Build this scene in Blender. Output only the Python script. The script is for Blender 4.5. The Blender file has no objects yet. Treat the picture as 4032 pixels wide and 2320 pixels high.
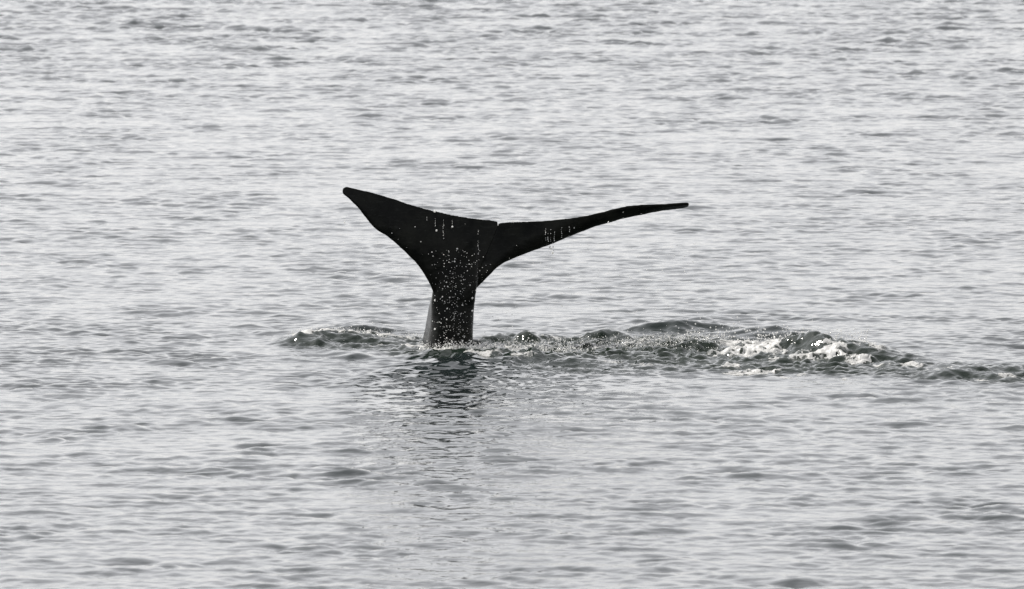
import bpy, bmesh, math, random
import numpy as np
from mathutils import Vector

random.seed(7)
rng = np.random.default_rng(11)
S = bpy.context.scene
COL = S.collection

# ------------------------------------------------------------------ camera
H, D = 10.4, 130.0                 # camera height over the sea, distance to the whale
LENS, SENSOR, PW, PH = 352.0, 36.0, 4032.0, 2320.0
RPP = SENSOR / PW / LENS           # tangent per photo pixel
PITCH = math.atan(H / D) - 200 * RPP
cam_d = bpy.data.cameras.new('camera')
cam = bpy.data.objects.new('camera', cam_d)
COL.objects.link(cam)
cam_d.lens, cam_d.sensor_width = LENS, SENSOR
cam_d.clip_start, cam_d.clip_end = 1.0, 40000.0
cam.location = (0, 0, H)
cam.rotation_euler = (math.pi / 2 - PITCH, 0, 0)
cam_d.dof.use_dof = True
cam_d.dof.focus_distance = math.hypot(H, D)
cam_d.dof.aperture_fstop = 5.6
S.camera = cam

# ------------------------------------------------------------------ sky, sun, exposure
SUN_EL, SUN_AZ = math.radians(52), math.radians(-48)     # azimuth from +Y, minus = to the left
w = bpy.data.worlds.new('World')
S.world = w
w.use_nodes = True
nt = w.node_tree
nt.nodes.clear()
sky = nt.nodes.new('ShaderNodeTexSky')
sky.sky_type = 'NISHITA'
sky.sun_disc = False
sky.sun_elevation = SUN_EL
sky.sun_rotation = SUN_AZ
sky.altitude = 0
sky.air_density = 1.0
sky.dust_density = 0.7
sky.ozone_density = 1.0
hsv = nt.nodes.new('ShaderNodeHueSaturation')            # thin white overcast: most of the blue is gone
hsv.inputs['Saturation'].default_value = 0.10
bgn = nt.nodes.new('ShaderNodeBackground')
bgn.inputs['Strength'].default_value = 0.15
wo = nt.nodes.new('ShaderNodeOutputWorld')
nt.links.new(sky.outputs[0], hsv.inputs['Color'])
tint = nt.nodes.new('ShaderNodeMix'); tint.data_type = 'RGBA'; tint.blend_type = 'MULTIPLY'
tint.inputs['Factor'].default_value = 1.0; tint.inputs['B'].default_value = (1.0, 0.984, 0.993, 1)
nt.links.new(hsv.outputs[0], tint.inputs['A'])
nt.links.new(tint.outputs['Result'], bgn.inputs['Color'])
nt.links.new(bgn.outputs[0], wo.inputs['Surface'])

sd = bpy.data.lights.new('sun', 'SUN')
sun = bpy.data.objects.new('sun', sd)
COL.objects.link(sun)
sd.energy, sd.angle, sd.color = 4.4, math.radians(0.6), (1.0, 0.955, 0.89)
sdir = Vector((math.sin(SUN_AZ) * math.cos(SUN_EL), math.cos(SUN_AZ) * math.cos(SUN_EL), math.sin(SUN_EL)))
sun.rotation_euler = sdir.to_track_quat('Z', 'Y').to_euler()
sun.location = (0, 0, 200)

S.view_settings.view_transform = 'Standard'
S.view_settings.look = 'None'
S.view_settings.gamma = 1.0
S.view_settings.exposure = 0.30
S.view_settings.use_curve_mapping = False

# ------------------------------------------------------------------ helpers
CP, SP = math.cos(PITCH), math.sin(PITCH)
def ray(px, py):
    """direction through a photo pixel, scaled so that y = 1"""
    u = (px - PW / 2) * RPP
    v = (PH / 2 - py) * RPP
    y = CP + v * SP
    return u / y, (-SP + v * CP) / y
def at(px, py, y):
    dx, dz = ray(px, py)
    return Vector((dx * y, y, H + dz * y))
def ground(px, py):
    dx, dz = ray(px, py)
    y = -H / dz
    return dx * y, y
MPP = D * RPP                       # metres per photo pixel at the whale

def link(name, me, mat=None, parent=None):
    o = bpy.data.objects.new(name, me)
    COL.objects.link(o)
    if mat is not None and not me.materials:
        me.materials.append(mat)
    if parent is not None:
        o.parent = parent
    return o
def tag(o, label=None, cat=None, group=None, kind=None):
    if label: o['label'] = label
    if cat: o['category'] = cat
    if group: o['group'] = group
    if kind: o['kind'] = kind
    return o
def np_mesh(name, co, quads=None, tris=None, smooth=True):
    me = bpy.data.meshes.new(name)
    co = np.asarray(co, np.float32)
    me.vertices.add(len(co))
    me.vertices.foreach_set('co', co.ravel())
    idx, n = (quads, 4) if quads is not None else (tris, 3)
    idx = np.asarray(idx, np.int32)
    me.loops.add(idx.size)
    me.loops.foreach_set('vertex_index', idx.ravel())
    me.polygons.add(len(idx))
    me.polygons.foreach_set('loop_start', np.arange(0, idx.size, n, dtype=np.int32))
    me.update(calc_edges=True)
    if smooth:
        me.polygons.foreach_set('use_smooth', np.ones(len(idx), bool))
    me.update()
    return me

# ------------------------------------------------------------------ materials
def new_mat(name):
    m = bpy.data.materials.new(name)
    m.use_nodes = True
    return m, m.node_tree, m.node_tree.nodes['Principled BSDF']

def mat_sea():
    m, t, b = new_mat('sea_water')
    a = t.nodes.new('ShaderNodeAttribute'); a.attribute_name = 'aerated'
    mx = t.nodes.new('ShaderNodeMix'); mx.data_type = 'RGBA'
    mx.inputs['A'].default_value = (0.010, 0.0155, 0.0155, 1)
    mx.inputs['B'].default_value = (0.010, 0.0165, 0.0108, 1)      # water full of bubbles is greener
    t.links.new(a.outputs['Fac'], mx.inputs['Factor'])
    t.links.new(mx.outputs['Result'], b.inputs['Base Color'])
    b.inputs['Roughness'].default_value = 0.07
    b.inputs['IOR'].default_value = 1.333
    tc = t.nodes.new('ShaderNodeTexCoord')
    n1 = t.nodes.new('ShaderNodeTexNoise'); n1.inputs['Scale'].default_value = 5.5; n1.inputs['Detail'].default_value = 3; n1.inputs['Roughness'].default_value = 0.5
    bp = t.nodes.new('ShaderNodeBump'); bp.inputs['Strength'].default_value = 1.0; bp.inputs['Distance'].default_value = 0.009
    ad = t.nodes.new('ShaderNodeMath'); ad.operation = 'MULTIPLY_ADD'; ad.inputs[1].default_value = 2.0; ad.inputs[2].default_value = 1.0
    ml = t.nodes.new('ShaderNodeMath'); ml.operation = 'MULTIPLY'
    t.links.new(a.outputs['Fac'], ad.inputs[0])
    t.links.new(tc.outputs['Object'], n1.inputs['Vector'])
    t.links.new(n1.outputs['Fac'], ml.inputs[0]); t.links.new(ad.outputs[0], ml.inputs[1])
    t.links.new(ml.outputs[0], bp.inputs['Height'])
    t.links.new(bp.outputs['Normal'], b.inputs['Normal'])
    return m

def mat_whale():
    m, t, b = new_mat('whale_skin')
    tc = t.nodes.new('ShaderNodeTexCoord')
    n1 = t.nodes.new('ShaderNodeTexNoise'); n1.inputs['Scale'].default_value = 2.6; n1.inputs['Detail'].default_value = 9; n1.inputs['Roughness'].default_value = 0.7
    r1 = t.nodes.new('ShaderNodeValToRGB')
    r1.color_ramp.elements[0].position = 0.40; r1.color_ramp.elements[0].color = (0.0035, 0.0042, 0.004, 1)
    r1.color_ramp.elements[1].position = 0.78; r1.color_ramp.elements[1].color = (0.017, 0.018, 0.0145, 1)
    mp = t.nodes.new('ShaderNodeMapping'); mp.inputs['Scale'].default_value = (5, 5, 34); mp.inputs['Rotation'].default_value = (0, math.radians(24), 0)
    n2 = t.nodes.new('ShaderNodeTexNoise'); n2.inputs['Scale'].default_value = 1.4; n2.inputs['Detail'].default_value = 6; n2.inputs['Roughness'].default_value = 0.75
    r2 = t.nodes.new('ShaderNodeValToRGB')
    r2.color_ramp.elements[0].position = 0.56; r2.color_ramp.elements[0].color = (0, 0, 0, 1)
    r2.color_ramp.elements[1].position = 0.75; r2.color_ramp.elements[1].color = (1, 1, 1, 1)
    mx = t.nodes.new('ShaderNodeMix'); mx.data_type = 'RGBA'
    mx.inputs['B'].default_value = (0.045, 0.05, 0.047, 1)      # faint rake marks and scuffs
    t.links.new(tc.outputs['Object'], n1.inputs['Vector'])
    t.links.new(tc.outputs['Object'], mp.inputs['Vector'])
    t.links.new(mp.outputs['Vector'], n2.inputs['Vector'])
    t.links.new(n1.outputs['Fac'], r1.inputs['Fac'])
    t.links.new(n2.outputs['Fac'], r2.inputs['Fac'])
    ml = t.nodes.new('ShaderNodeMath'); ml.operation = 'MULTIPLY'; ml.inputs[1].default_value = 0.6
    t.links.new(r2.outputs['Color'], ml.inputs[0])
    t.links.new(ml.outputs[0], mx.inputs['Factor'])
    t.links.new(r1.outputs['Color'], mx.inputs['A'])
    t.links.new(mx.outputs['Result'], b.inputs['Base Color'])
    b.inputs['Roughness'].default_value = 0.24
    b.inputs['IOR'].default_value = 1.33
    b.inputs['Specular IOR Level'].default_value = 0.14
    bp = t.nodes.new('ShaderNodeBump'); bp.inputs['Strength'].default_value = 0.35; bp.inputs['Distance'].default_value = 0.01
    t.links.new(n2.outputs['Fac'], bp.inputs['Height'])
    t.links.new(bp.outputs['Normal'], b.inputs['Normal'])
    return m

def mat_foam():
    m, t, b = new_mat('sea_foam')
    tc = t.nodes.new('ShaderNodeTexCoord')
    n1 = t.nodes.new('ShaderNodeTexNoise'); n1.inputs['Scale'].default_value = 9; n1.inputs['Detail'].default_value = 6
    r1 = t.nodes.new('ShaderNodeValToRGB')
    r1.color_ramp.elements[0].position = 0.3; r1.color_ramp.elements[0].color = (0.74, 0.745, 0.73, 1)
    r1.color_ramp.elements[1].position = 0.65; r1.color_ramp.elements[1].color = (0.93, 0.93, 0.92, 1)
    t.links.new(tc.outputs['Object'], n1.inputs['Vector'])
    t.links.new(n1.outputs['Fac'], r1.inputs['Fac'])
    t.links.new(r1.outputs['Color'], b.inputs['Base Color'])
    b.inputs['Roughness'].default_value = 0.4
    tr = t.nodes.new('ShaderNodeBsdfTranslucent')
    t.links.new(r1.outputs['Color'], tr.inputs['Color'])
    ms = t.nodes.new('ShaderNodeMixShader'); ms.inputs[0].default_value = 0.45
    t.links.new(b.outputs[0], ms.inputs[1]); t.links.new(tr.outputs[0], ms.inputs[2])
    da = t.nodes.new('ShaderNodeAttribute'); da.attribute_name = 'foam_density'      # thin foam lets the water show
    tp = t.nodes.new('ShaderNodeBsdfTransparent'); m2 = t.nodes.new('ShaderNodeMixShader')
    t.links.new(da.outputs['Fac'], m2.inputs[0]); t.links.new(tp.outputs[0], m2.inputs[1]); t.links.new(ms.outputs[0], m2.inputs[2])
    t.links.new(m2.outputs[0], t.nodes['Material Output'].inputs['Surface'])
    return m

def mat_drop():
    m, t, b = new_mat('bright_water_drop')
    b.inputs['Base Color'].default_value = (0.94, 0.94, 0.93, 1)
    b.inputs['Roughness'].default_value = 0.12
    tr = t.nodes.new('ShaderNodeBsdfTranslucent'); tr.inputs['Color'].default_value = (0.95, 0.95, 0.93, 1)
    ms = t.nodes.new('ShaderNodeMixShader'); ms.inputs[0].default_value = 0.5
    t.links.new(b.outputs[0], ms.inputs[1]); t.links.new(tr.outputs[0], ms.inputs[2])
    t.links.new(ms.outputs[0], t.nodes['Material Output'].inputs['Surface'])
    return m

M_SEA, M_WHALE, M_FOAM, M_DROP = mat_sea(), mat_whale(), mat_foam(), mat_drop()

# ------------------------------------------------------------------ wave field
def spectrum_tile(L, N, lmin, lmax, lpeak, power, spread, wind, rms_slope, chop, seed):
    g = np.random.default_rng(seed)
    k1 = 2 * np.pi * np.fft.fftfreq(N, L / N)
    kx, ky = np.meshgrid(k1, k1, indexing='xy')        # [row = y, col = x]
    k = np.hypot(kx, ky); k[0, 0] = 1e-6
    kp = 2 * np.pi / lpeak
    th = np.arctan2(ky, kx) - wind
    dirw = (1 - spread) * np.cos(th) ** 4 + spread
    E = k ** (-power) * np.exp(-(kp / k) ** 2 * 1.0) * dirw
    E *= 1 / (1 + np.exp((k - 2 * np.pi / lmin) / (0.12 * 2 * np.pi / lmin)))
    E[k < 2 * np.pi / lmax] = 0
    E[0, 0] = 0
    F = np.sqrt(E) * (g.standard_normal((N, N)) + 1j * g.standard_normal((N, N)))
    h = np.fft.ifft2(F)
    sx = np.fft.ifft2(1j * kx * F).real; sy = np.fft.ifft2(1j * ky * F).real
    sc = rms_slope / math.sqrt((sx ** 2 + sy ** 2).mean())
    h = h.real * sc
    if chop:
        dx = np.fft.ifft2(1j * kx / k * F).real * sc * chop
        dy = np.fft.ifft2(1j * ky / k * F).real * sc * chop
        X0, Y0 = np.meshgrid(np.arange(N) * L / N, np.arange(N) * L / N, indexing='xy')
        qx, qy = X0.copy(), Y0.copy()
        for _ in range(5):                              # turn the sideways push of the crests into a plain height field
            qx, qy = X0 + bil(dx, L, qx, qy), Y0 + bil(dy, L, qx, qy)
        h = bil(h, L, qx, qy)
    return h.astype(np.float32)
def bil(T, L, x, y):
    N = T.shape[0]
    fx, fy = x / L * N, y / L * N
    ix, iy = np.floor(fx).astype(np.int64), np.floor(fy).astype(np.int64)
    tx, ty = fx - ix, fy - iy
    i0, i1, j0, j1 = ix % N, (ix + 1) % N, iy % N, (iy + 1) % N
    return (T[j0, i0] * (1 - tx) + T[j0, i1] * tx) * (1 - ty) + (T[j1, i0] * (1 - tx) + T[j1, i1] * tx) * ty
def cub(T, L, x, y):
    """smooth (cubic B-spline) lookup in a repeating tile"""
    N = T.shape[0]
    fx, fy = x / L * N, y / L * N
    ix, iy = np.floor(fx).astype(np.int64), np.floor(fy).astype(np.int64)
    tx, ty = (fx - ix).astype(np.float32), (fy - iy).astype(np.float32)
    def wts(t):
        return ((1 - t) ** 3 / 6, (3 * t ** 3 - 6 * t ** 2 + 4) / 6, (-3 * t ** 3 + 3 * t ** 2 + 3 * t + 1) / 6, t ** 3 / 6)
    wx, wy = wts(tx), wts(ty)
    out = np.zeros(np.shape(x), np.float32)
    for b in range(4):
        j = (iy + b - 1) % N
        row = np.zeros_like(out)
        for a in range(4):
            row += T[j, (ix + a - 1) % N] * wx[a]
        out += row * wy[b]
    return out

TA = spectrum_tile(57.0, 2048, 0.14, 7.0, 0.78, 4.1, 0.15, math.radians(84), 0.155, 1.1, 3)
TB = spectrum_tile(21.7, 1024, 0.10, 0.45, 0.40, 3.8, 0.35, math.radians(112), 0.065, 0.0, 4)
TG = spectrum_tile(83.0, 512, 1.2, 30.0, 5.0, 3.0, 0.9, 0.0, 1.0, 0.0, 8)       # gusts: where the chop stands steeper
TG /= TG.std()
TT = spectrum_tile(17.3, 1024, 0.06, 0.9, 0.50, 3.5, 0.30, math.radians(88), 0.62, 0.0, 5)       # churned water in the wake
TN = spectrum_tile(19.1, 1024, 0.07, 2.2, 1.2, 3.2, 0.9, 0.0, 1.0, 0.0, 6)          # noise for foam edges
TN /= TN.std()

def smooth01(t):
    t = np.clip(t, 0, 1); return t * t * (3 - 2 * t)

# churned areas in photo pixels turned into places on the sea: (px, py, half width px, half depth px, amount)
TURB = [(1400, 1348, 330, 34, 0.85), (1760, 1378, 280, 44, 0.9), (2150, 1380, 420, 55, 1.0), (2650, 1385, 430, 62, 1.0),
        (3050, 1410, 420, 70, 1.1), (3350, 1430, 330, 55, 0.9), (3700, 1460, 330, 40, 0.7), (3950, 1485, 260, 28, 0.75), (2450, 1440, 500, 35, 0.55), (2690, 1300, 330, 22, 0.28), (1400, 1302, 240, 18, 0.25), (3080, 1318, 300, 18, 0.3)]
# single humps: (px, py of the crest, half width px, front depth m, back depth m, height m)
HUMPS = [(1210, 1356, 110, 0.24, 0.8, 0.11), (1340, 1348, 160, 0.26, 0.9, 0.10), (1400, 1304, 180, 0.24, 0.9, 0.09),
         (1960, 1342, 110, 0.24, 0.6, 0.08), (2110, 1340, 80, 0.22, 0.6, 0.10), (2390, 1340, 100, 0.22, 0.6, 0.07), (2390, 1345, 90, 0.3, 0.7, 0.09),
         (2600, 1308, 200, 0.25, 1.0, 0.07), (2720, 1303, 190, 0.23, 1.0, 0.10), (2990, 1318, 180, 0.22, 0.8, 0.06), (3080, 1334, 230, 0.25, 0.9, 0.08), (2700, 1365, 170, 0.35, 0.8, 0.13),
         (3170, 1385, 110, 0.40, 0.7, 0.20), (3330, 1400, 170, 0.45, 0.9, 0.15), (3480, 1412, 110, 0.4, 0.8, 0.09),
         (1850, 1418, 240, 0.24, 0.6, 0.11), (2080, 1425, 180, 0.24, 0.6, 0.09), (1760, 1450, 210, 0.45, 0.8, 0.09),
         (3780, 1482, 170, 0.3, 0.7, 0.09), (4010, 1476, 180, 0.3, 0.7, 0.08), (2270, 1440, 160, 0.3, 0.6, 0.07),
         (1410, 1412, 70, 0.25, 0.5, 0.06)]
def field(px, py, hw, hd, x, y):
    gx, gy = ground(px, py)
    y0 = ground(px, py - hd)[1]; y1 = ground(px, py + hd)[1]
    return ((x - gx) / (hw * MPP)) ** 2 + ((y - gy) / (0.5 * (y0 - y1))) ** 2
def churn(x, y):
    m = np.zeros(np.shape(x), np.float32)
    for px, py, hw, hd, a in TURB:
        m = np.maximum(m, a * smooth01(1.35 - field(px, py, hw, hd, x, y)))
    return m
def humps(x, y):
    z = np.zeros(np.shape(x), np.float32)
    for px, py, hw, wf, wb, h in HUMPS:
        gx, gy = ground(px, py)
        gy += 0.15 * np.sin((x - gx) * 2.1 + px) + 0.12 * cub(TN, 19.1, x * 0.5 + px, y * 0.3)
        dy = y - gy
        z += h * np.exp(-((x - gx) / (hw * MPP)) ** 2 * 1.2) * np.exp(-np.where(dy > 0, dy / wb, dy / wf) ** 2)
    return z
def height(x, y, parts=False):
    near = (np.abs(y - 128.5) < 9) & (np.abs(x) < 14)
    gust = np.clip(0.95 + 0.33 * cub(TG, 83.0, x, y), 0.3, 1.9) * (0.82 + 0.62 * smooth01((y - 165) / 55))
    z = cub(TA, 57.0, x + 44.0, y + 30.0)
    z = gust * cub(TA, 57.0, x + 44.0, y + 30.0 - 1.7 * z)          # crests lean forward: steep faces towards the boat
    ca, sa = math.cos(0.5), math.sin(0.5)
    zb = cub(TB, 21.7, x * ca - y * sa, x * sa + y * ca)
    zb = zb * (1 + 1.3 * smooth01(1.3 - field(1870, 1510, 520, 95, x, y)))      # fine rings from the falling drops
    c = np.zeros_like(z)
    if near.any():
        xn, yn = x[near], y[near]
        cn = churn(xn, yn)
        c[near] = cn
        z[near] = z[near] * (1 - 0.35 * np.clip(cn, 0, 1)) + humps(xn, yn) + cn * cub(TT, 17.3, xn, yn)
    z += zb
    return (z, c) if parts else z

# ------------------------------------------------------------------ the sea: one sheet, fine where the camera looks, coarse to the horizon
def grow(a, b, s0, f):
    out, p, s = [], a, s0
    sg = 1 if b > a else -1
    while (b - p) * sg > 0:
        s *= f; p += s * sg; out.append(p)
    return out
us = list(np.arange(-0.0665, 0.0665, 1.62e-4))
us = list(reversed(grow(us[0], -6.0, 1.62e-4, 1.22))) + us + grow(us[-1], 6.0, 1.62e-4, 1.22)
ys = [95.0]
while ys[-1] < 252:
    y = ys[-1]
    if y < 123.2: st = 0.085
    elif y < 135: st = 0.05
    else: st = 0.085 + (y - 135) / 115 * 0.085
    ys.append(y + st)
ys = list(reversed(grow(95.0, -6000.0, 0.1, 1.2))) + ys + grow(ys[-1], 14000.0, 0.18, 1.12)
us, ys = np.array(us), np.array(ys)
UU, YY = np.meshgrid(us, ys, indexing='xy')
XX = UU * np.maximum(YY, 70.0)
ZZ, CC = height(XX.ravel(), YY.ravel(), True)
# the finest waves cannot be carried by the coarse outer cells: let them flatten out there
dxs = np.maximum(np.abs(np.gradient(XX, axis=1)), 1e-3); dys = np.abs(np.gradient(YY, axis=0))
cell = np.maximum(dxs, dys).ravel()
ZZ = ZZ * np.clip(1.6 - cell / 0.8, 0, 1)
nr, nc = XX.shape
ii = np.arange(nr * nc).reshape(nr, nc)
quads = np.stack([ii[:-1, :-1], ii[:-1, 1:], ii[1:, 1:], ii[1:, :-1]], -1).reshape(-1, 4)
me = np_mesh('sea', np.stack([XX.ravel(), YY.ravel(), ZZ], -1), quads)
at_ = me.attributes.new('aerated', 'FLOAT', 'POINT')
at_.data.foreach_set('value', np.clip(CC, 0, 1).astype(np.float32))
sea = link('sea', me, M_SEA)
tag(sea, 'rippled silver grey sea with dark wave faces', None, None, 'structure')

# ------------------------------------------------------------------ the whale: flukes and tail stock, one continuous skin
YW = D
YAW = 0.44                                   # the left fluke swings towards the camera
def depth(px): return YAW * (px - 1880) * MPP
def catmull(P, n):
    P = np.array(P, float); out = []
    m = len(P)
    for i in range(m - 1):
        p0, p1, p2, p3 = P[max(i - 1, 0)], P[i], P[i + 1], P[min(i + 2, m - 1)]
        for j in range(n):
            t = j / n
            out.append(0.5 * (2 * p1 + (p2 - p0) * t + (2 * p0 - 5 * p1 + 4 * p2 - p3) * t * t + (3 * p1 - p0 - 3 * p2 + p3) * t ** 3))
    out.append(P[-1])
    return np.array(out)
def add_rings(bm, rings):
    vs = [[bm.verts.new(p) for p in r] for r in rings]
    n = len(vs[0])
    for a, b in zip(vs[:-1], vs[1:]):
        for i in range(n):
            bm.faces.new((a[i], a[(i + 1) % n], b[(i + 1) % n], b[i]))
    for r, flip in ((vs[0], True), (vs[-1], False)):
        c = bm.verts.new(sum((v.co for v in r), Vector()) / n)
        for i in range(n):
            f = (r[(i + 1) % n], r[i], c) if flip else (r[i], r[(i + 1) % n], c)
            bm.faces.new(f)
def fluke(bm, stations, te_depth, le_depth, flip):
    """stations: TE px, TE py, LE px, LE py, thickness"""
    st = catmull(stations, 6)
    T, L, TH = [], [], []
    for a in st:
        T.append(at(a[0], a[1], YW + depth(a[0]) + te_depth(a[0])))
        L.append(at(a[2], a[3], YW + depth(a[2]) + le_depth(a[2])))
        TH.append(a[4])
    rings = []
    for i in range(len(T)):
        i0, i1 = max(i - 1, 0), min(i + 1, len(T) - 1)
        span = ((T[i1] + L[i1]) - (T[i0] + L[i0])).normalized()
        ch = T[i] - L[i]
        nrm = span.cross(ch.normalized()).normalized()
        ring = []
        K = 16
        cs = [0.5 - 0.5 * math.cos(math.pi * k / K) for k in range(K + 1)]
        def half(c):
            t = 1.05 * math.sqrt(max(c, 0)) * (1 - c) ** 0.8 * 0.95 + 0.0
            blunt = min(0.5, 0.019 / max(TH[i], 0.02)) * math.sqrt(max(0.0, 1 - (2 * c - 1) ** 8)) 
            return TH[i] * max(t * 0.8, blunt)
        for c in cs: ring.append(L[i] + ch * c + nrm * half(c))
        for c in reversed(cs[1:-1]): ring.append(L[i] + ch * c - nrm * half(c))
        rings.append(ring)
    add_rings(bm, rings)

LEFT = [(1348, 744, 1347, 754, .03), (1364, 734, 1354, 767, .045), (1404, 743, 1382, 792, .06), (1458, 755, 1411, 822, .07),
        (1509, 771, 1442, 862, .085), (1580, 793, 1477, 901, .10), (1654, 815, 1537, 943, .125), (1720, 832, 1600, 999, .16),
        (1780, 845, 1651, 1051, .19), (1850, 857, 1687, 1110, .22), (1910, 863.5, 1715, 1165, .24), (1946, 867.5, 1770, 1190, .24), (1959, 871, 1800, 1190, .23), (1963, 886, 1815, 1190, .22)]
RIGHT = [(1950, 905, 1820, 1170, .22), (1957, 893, 1835, 1160, .23), (1967, 877, 1850, 1150, .24), (2011, 872, 1880, 1130, .25), (2058, 871, 1921, 1088, .24), (2120, 869.5, 1971, 1042, .22),
         (2200, 865, 2060, 1003, .18), (2293, 852, 2160, 963, .15), (2364, 837, 2257, 923, .12), (2436, 819, 2345, 892, .09),
         (2507, 808, 2430, 867, .07), (2578, 806, 2525, 845, .055), (2650, 804, 2615, 827, .045), (2700, 801, 2688, 816, .04), (2713, 803, 2710, 810, .03)]
bm = bmesh.new()
fluke(bm, LEFT, lambda p: 0.05 - 0.10 * ((p - 1880) / 535) ** 2, lambda p: -0.10 * ((p - 1880) / 535) ** 2, False)
fluke(bm, RIGHT, lambda p: 0.09 - 0.12 * float(smooth01((p - 1980) / 300.0)), lambda p: 0.04 + 0.12 * float(smooth01((p - 1900) / 350.0)), True)
# tail stock: (py, FLx, FLd, FRx, FRd, BRx, BRd, BLx, BLd)
STOCK = [(925, 1800, -.06, 1875, .00, 1865, .10, 1815, .08), (975, 1752, -.17, 1883, -.09, 1865, .12, 1770, .08), (1040, 1722, -.25, 1891, -.17, 1858, .17, 1740, .10),
         (1100, 1707, -.31, 1889, -.22, 1850, .24, 1722, .16), (1160, 1700, -.34, 1882, -.24, 1842, .32, 1706, .26),
         (1216, 1704, -.36, 1876, -.22, 1836, .48, 1683, .42), (1265, 1703, -.38, 1874, -.24, 1830, .66, 1671, .60),
         (1317, 1697, -.39, 1874, -.25, 1822, .84, 1659, .78), (1365, 1688, -.40, 1876, -.26, 1816, 1.0, 1650, .95),
         (1450, 1668, -.42, 1880, -.28, 1816, 1.3, 1636, 1.25), (1650, 1640, -.5, 1900, -.34, 1830, 1.9, 1590, 1.8)]
rings = []
for s in catmull(STOCK, 4):
    c = [at(s[1 + 2 * k], s[0], YW + s[2 + 2 * k]) for k in range(4)]
    P = []
    for k in range(4):
        P += [c[k], c[k].lerp(c[(k + 1) % 4], 0.5)]
    P = [np.array(p) for p in P]
    for r in (0.32, 0.25, 0.25):
        Q = []
        for k in range(len(P)):
            a, b = P[k], P[(k + 1) % len(P)]
            Q += [a * (1 - r) + b * r, a * r + b * (1 - r)]
        P = Q
    rings.append([Vector(p) for p in P])
add_rings(bm, rings)
bmesh.ops.recalc_face_normals(bm, faces=bm.faces)
raw = bpy.data.meshes.new('whale_raw'); bm.to_mesh(raw); bm.free()
tmp = bpy.data.objects.new('whale_raw', raw); COL.objects.link(tmp)
rm = tmp.modifiers.new('r', 'REMESH'); rm.mode = 'VOXEL'; rm.voxel_size = 0.011; rm.use_smooth_shade = True
sm = tmp.modifiers.new('s', 'SMOOTH'); sm.factor = 0.5; sm.iterations = 5
dg = bpy.context.evaluated_depsgraph_get()
wm = bpy.data.meshes.new_from_object(tmp.evaluated_get(dg))
wm.name = 'whale'
bpy.data.objects.remove(tmp)
base = at(1780, 1360, YW)
wm.transform(__import__('mathutils').Matrix.Translation(-base))
nv = len(wm.vertices)
co = np.empty(nv * 3, np.float32); wm.vertices.foreach_get('co', co); co = co.reshape(-1, 3)
no = np.empty(nv * 3, np.float32); wm.vertex_normals.foreach_get('vector', no); no = no.reshape(-1, 3)
rough = cub(TN, 19.1, co[:, 0] * 2.2 + co[:, 1], co[:, 2] * 2.2 - co[:, 1]) * 0.0012 + cub(TN, 19.1, co[:, 0] * 0.8 + 5, co[:, 2] * 0.8) * 0.003
co += no * rough[:, None]
wm.vertices.foreach_set('co', co.ravel()); wm.update()
wm.materials.clear()
whale = link('whale', wm, M_WHALE)
whale.location = base
tag(whale, 'black whale tail raised out of the sea with both flukes spread, dripping water', 'whale')

# ------------------------------------------------------------------ foam on the churned water
# density spots in photo pixels: (px, py, half width, half depth px, amount)
def foam_patch(label, spots, x0, x1, y0, y1, lump=0.02, stretch=2.2, cut=0.0, off=0.0):
    """a raised sheet of foam lying on the water, built where the density beats a noise"""
    xa, ya = ground(x0, y1); xb, _ = ground(x1, y1); _, yb = ground(x0, y0)
    xs = np.arange(xa, xb, 0.013); yy = np.arange(ya, yb, 0.026)
    X, Y = np.meshgrid(xs, yy, indexing='xy')
    x, y = X.ravel(), Y.ravel()
    d = np.zeros_like(x)
    for px, py, hw, hd, a in spots:
        d = np.maximum(d, a * smooth01(1.25 - field(px, py, hw, hd, x, y)))
    nf = cub(TN, 19.1, x * 1.6 / stretch * 3 + off, y * 1.2 + off * 2) * 0.6 + cub(TN, 19.1, x * 4.1 + 4, y * 2.6 + off) * 0.5
    wx, wy = x + 0.10 * nf, y + 0.16 * nf
    n = 0.45 * nf + 0.6 * (0.7 - 1.6 * np.abs(cub(TN, 19.1, wx * 0.8 - off, wy * 0.55 + 3 * off))) + 0.35 * (0.7 - 1.6 * np.abs(cub(TN, 19.1, wx * 2.3 + off, wy * 1.4)))   # lacy veins
    v = d * 2.1 - 0.92 + n * 0.8 + 0.5 * (rng.random(x.shape) - 0.5) - cut
    v = np.where(d < 0.02, -9, v)
    z = height(x, y) + 0.004 + lump * np.clip(v, 0, 1.2) * (0.7 + 0.3 * cub(TN, 19.1, x * 4, y * 4)) + 0.004 * n
    keep = (v > 0).reshape(X.shape)
    kq = keep[:-1, :-1] & keep[1:, :-1] & keep[:-1, 1:] & keep[1:, 1:]
    idx = np.arange(x.size).reshape(X.shape)
    q = np.stack([idx[:-1, :-1], idx[:-1, 1:], idx[1:, 1:], idx[1:, :-1]], -1)[kq]
    used = np.unique(q)
    remap = -np.ones(x.size, np.int64); remap[used] = np.arange(len(used))
    co = np.stack([x, y, z], -1)[used]
    c0 = co.mean(0); c0[2] = 0
    fm = np_mesh('sea_foam', co - c0, remap[q])
    fm.attributes.new('foam_density', 'FLOAT', 'POINT').data.foreach_set('value', np.clip(v[used] * 1.15, 0.08, 1).astype(np.float32))
    o = link('sea_foam', fm, M_FOAM)
    o.location = c0
    tag(o, label, 'foam', None, 'stuff')
    return o
foam_patch('thin foam along the wave crest left of the tail',
           [(1200, 1342, 90, 12, .95), (1300, 1332, 120, 10, .85), (1420, 1332, 110, 10, .8), (1560, 1325, 80, 10, .6), (1640, 1335, 50, 12, 1.0), (1250, 1330, 110, 9, .8),
            (1470, 1355, 60, 7, .55), (1490, 1366, 70, 6, .5)], 1060, 1700, 1290, 1385, 0.006, 3.0)
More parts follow.
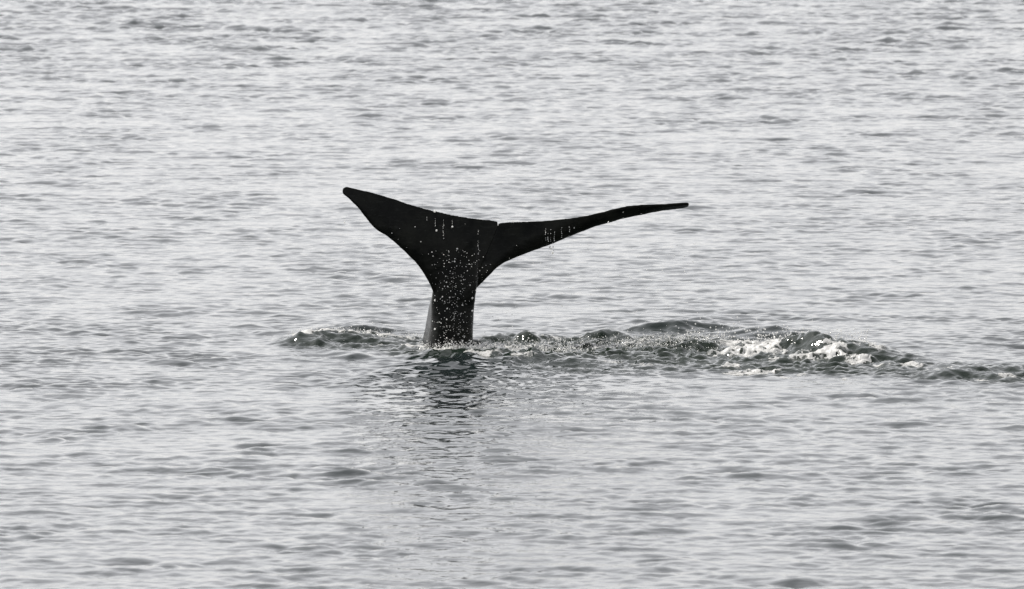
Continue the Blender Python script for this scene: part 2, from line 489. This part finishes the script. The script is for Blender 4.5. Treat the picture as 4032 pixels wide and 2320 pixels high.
foam_patch('white foam swirling round the foot of the tail stock',
           [(1640, 1367, 70, 8, 1.0), (1760, 1382, 130, 9, .8), (1960, 1375, 120, 14, .6), (2060, 1350, 110, 9, .6), (1930, 1420, 130, 7, .7), (2060, 1425, 90, 5, .6), (2200, 1340, 130, 7, .5)],
           1560, 2330, 1320, 1445, 0.006, 3.0, 0.0, 3.3)
foam_patch('bright white breaking foam on the splash at the right',
           [(2970, 1370, 150, 20, 1.05), (3080, 1358, 110, 15, 1.0), (2930, 1394, 100, 12, 1.0), (3140, 1350, 70, 10, .85), (3220, 1345, 50, 10, .8), (3300, 1360, 50, 14, .65), (3050, 1392, 60, 10, .8),
            (3180, 1338, 70, 14, .7), (3250, 1375, 70, 22, .55), (3120, 1415, 180, 18, .42), (3420, 1395, 120, 22, .42), (2860, 1400, 90, 12, .5), (3270, 1410, 80, 16, .85), (3380, 1425, 70, 12, .7), (3400, 1355, 60, 7, .55)], 2780, 3560, 1310, 1455, 0.010, 2.6, -0.3, 7.1)
foam_patch('ragged foam streaks in front of the splash at the right',
           [(2960, 1470, 160, 9, .8), (2880, 1450, 60, 6, .75), (3120, 1478, 80, 6, .6), (3470, 1440, 50, 5, .85), (3590, 1440, 60, 6, .8), (3300, 1492, 50, 5, .7), (3110, 1488, 50, 5, .6)],
           2750, 3680, 1425, 1505, 0.006, 3.2, -0.1, 1.9)
foam_patch('small foam scraps on the low wave at the far right edge',
           [(3740, 1453, 55, 6, .85), (3800, 1450, 40, 6, .8), (3860, 1498, 40, 5, .75), (3970, 1490, 50, 5, .75)], 3660, 4060, 1425, 1515, 0.006, 3.0, -0.1, 5.5)
foam_patch('broken foam lines on the churned water right of the tail',
           [(2420, 1432, 90, 6, .65), (2540, 1440, 90, 5, .65), (2300, 1412, 80, 6, .5), (2300, 1370, 160, 8, .45), (2500, 1362, 170, 9, .5), (2640, 1450, 70, 4, .5), (2840, 1375, 50, 8, .6)],
           2190, 2800, 1330, 1470, 0.006, 3.2, 0.0, 9.7)

# ------------------------------------------------------------------ spray and drops
ico = bmesh.new(); bmesh.ops.create_icosphere(ico, subdivisions=1, radius=1.0)
ICO_V = np.array([v.co[:] for v in ico.verts]); ICO_F = np.array([[v.index for v in f.verts] for f in ico.faces]); ico.free()
def spray(label, pts, name='spray', cat='spray'):
    """pts: (Vector, radius, stretch)"""
    co, tr = [], []
    for k, (p, r, s) in enumerate(pts):
        co.append(ICO_V * np.array([r, r, r * s]) + np.array(p[:])); tr.append(ICO_F + k * len(ICO_V))
    co = np.concatenate(co); c0 = co.mean(0)
    o = link(name, np_mesh(name, co - c0, tris=np.concatenate(tr)), M_DROP)
    o.location = c0
    return tag(o, label, cat, None, 'stuff')
def surf(px, py, lift):
    x, y = ground(px, py)
    z = float(height(np.array([x]), np.array([y]))[0])
    return Vector((x, y, z + lift))

pts = []
for _ in range(430):                                    # over the dark face of the stock
    u, v = random.random(), random.random()
    py = 985 + 375 * v ** 0.9
    xl = np.interp(py, [985, 1050, 1150, 1360], [1620, 1668, 1706, 1690]); xr = np.interp(py, [985, 1050, 1100, 1180, 1360], [1930, 1935, 1905, 1872, 1872])
    c = random.gauss(0.52, 0.27)
    if not 0.02 < c < 0.98: continue
    px = xl + (xr - xl) * c
    pts.append((at(px, py, YW + depth(px) - random.uniform(.35, .8)), min(.010, random.lognormvariate(math.log(.0036), .45)), 1.0))
spray('tiny bright drops falling in front of the dark tail stock', pts)

pts = []
for _ in range(230):                                    # in the air right of the stock
    px = random.uniform(1900, 2760); py = random.uniform(960, 1330)
    pts.append((at(px, py, YW + random.uniform(-1.0, 1.0)), random.choice([.004, .005, .006, .008]), 1.0))
for _ in range(90):
    px = random.uniform(1330, 1690); py = random.uniform(860, 1320)
    pts.append((at(px, py, YW + random.uniform(-1.0, 1.0)), random.choice([.004, .005, .006, .007]), 1.0))
spray('scattered fine drops in the air on both sides of the tail', pts)

pts = []
for _ in range(3200):                                   # curtain of spray at the foot
    px = random.gauss(1960, 190); 
    if not 1640 < px < 2340: continue
    py = 1388 + (px - 1960) * 0.012 + random.gauss(0, 7)
    lift = abs(random.gauss(0, 0.055))
    pts.append((surf(px, py, lift), min(.014, random.lognormvariate(math.log(.0048), .45)), 1.0))
spray('sparkling low spray in front of the foot of the tail', pts)
pts = []
for _ in range(2000):
    px = random.gauss(2540, 170)
    py = 1366 + (px - 2520) * 0.02 + random.gauss(0, 9)
    pts.append((surf(px, py, abs(random.gauss(0, 0.04))), min(.012, random.lognormvariate(math.log(.004), .45)), 1.0))
spray('glittering spray over the churned water right of the tail', pts)
pts = []
for _ in range(650):
    px = random.uniform(2700, 3420)
    py = 1350 + random.gauss(0, 10)
    pts.append((surf(px, py, abs(random.gauss(0, 0.075))), random.choice([.004, .006, .008, .011]), 1.0))
spray('splash drops thrown up over the white foam at the right', pts)
pts = []
for _ in range(420):
    px = random.uniform(1130, 1690)
    py = 1330 + random.gauss(0, 8)
    pts.append((surf(px, py, abs(random.gauss(0, 0.035))), random.choice([.004, .005, .006, .008]), 1.0))
spray('fine spray over the foaming crest left of the tail', pts)

# strings of water running off the flukes
pts = []
def string(px, py0, py1, front, dens=1.0, jit=2.0, r=(.004, .006)):
    n = max(2, int((py1 - py0) / 5 * dens))
    for k in range(n):
        if random.random() < 0.3: continue
        py = py0 + (py1 - py0) * k / (n - 1)
        x = px + random.uniform(-jit, jit)
        pts.append((at(x, py, YW + depth(px) - front), random.uniform(*r) * random.choice([.5, .8, 1, 1]), random.choice([1, 1.3, 2])))
for px, a, b in ((1681, 855, 868), (1714, 861, 890), (1746, 863, 890), (1781, 870, 893), (1832, 882, 893)):
    string(px, a, b, .20, 1.6, 0.6, (.0025, .0042))
for px, a, b in ((1746, 888, 945), (1883, 895, 972), (1884, 965, 1000), (1717, 900, 912)): string(px, a, b, .24, 1.0, 2.0)
for px, a, b in ((2148, 895, 945), (2158, 905, 950), (2168, 905, 950), (2182, 915, 955), (2211, 890, 935), (2241, 895, 928), (2260, 898, 915)):
    string(px, a, b, .10, 0.8, 1.6, (.004, .007))
for px, a, b in ((2170, 960, 1010), (2178, 958, 1000)): string(px, a, b, .10, 0.5, 5.0, (.006, .012))
for px, a, b in ((2454, 836, 858), (2526, 832, 842), (2395, 865, 878)): string(px, a, b, .12, 1.0, 0.5, (.0035, .005))
spray('thin strings of drops running off the trailing edge of the flukes', pts, 'dripping_water', 'water')

# the larger single drops one can pick out
dm = np_mesh('water_drop', ICO_V * 1.0, tris=ICO_F)
dm.materials.append(M_DROP)
BIG = [(1357, 876, -.2, .013, 'single bright drop in the air left of the left fluke'),
       (1712, 832, -.20, .020, 'bright bead of water on the trailing edge of the left fluke'),
       (2020, 873, .02, .014, 'bright bead of water on the upper edge just right of the notch'),
       (1719, 908, -.24, .014, 'round drop below a water streak on the left fluke'),
       (1781, 893, -.24, .014, 'bright drop ending the rightmost straight streak on the left fluke'),
       (2171, 980, .10, .016, 'bright drop falling below the middle of the right fluke'),
       (2176, 996, .10, .018, 'lowest bright drop falling below the middle of the right fluke'),
       (2395, 877, .45, .012, 'bright drop on the lower edge of the right fluke near its outer third'),
       (1800, 980, -.4, .013, 'bright drop high in the middle of the dark tail stock'),
       (1790, 1030, -.45, .013, 'bright drop in front of the centre of the tail root'),
       (1860, 1174, -.5, .015, 'large bright drop near the right edge of the tail stock'),
       (1860, 1224, -.5, .015, 'bright dash of water low on the right edge of the tail stock'),
       (1712, 1183, -.6, .013, 'yellowish drop on the left edge of the dark tail stock'),
       (1712, 1296, -.6, .014, 'bright drop low on the left edge of the dark tail stock')]
for px, py, dy, r, lab in BIG:
    o = link('water_drop', dm)
    o.location = at(px, py, YW + dy + (depth(px) if abs(dy) < .3 else 0))
    o.scale = (r, r, r)
    tag(o, lab, 'drop', 'single water drops round the tail')
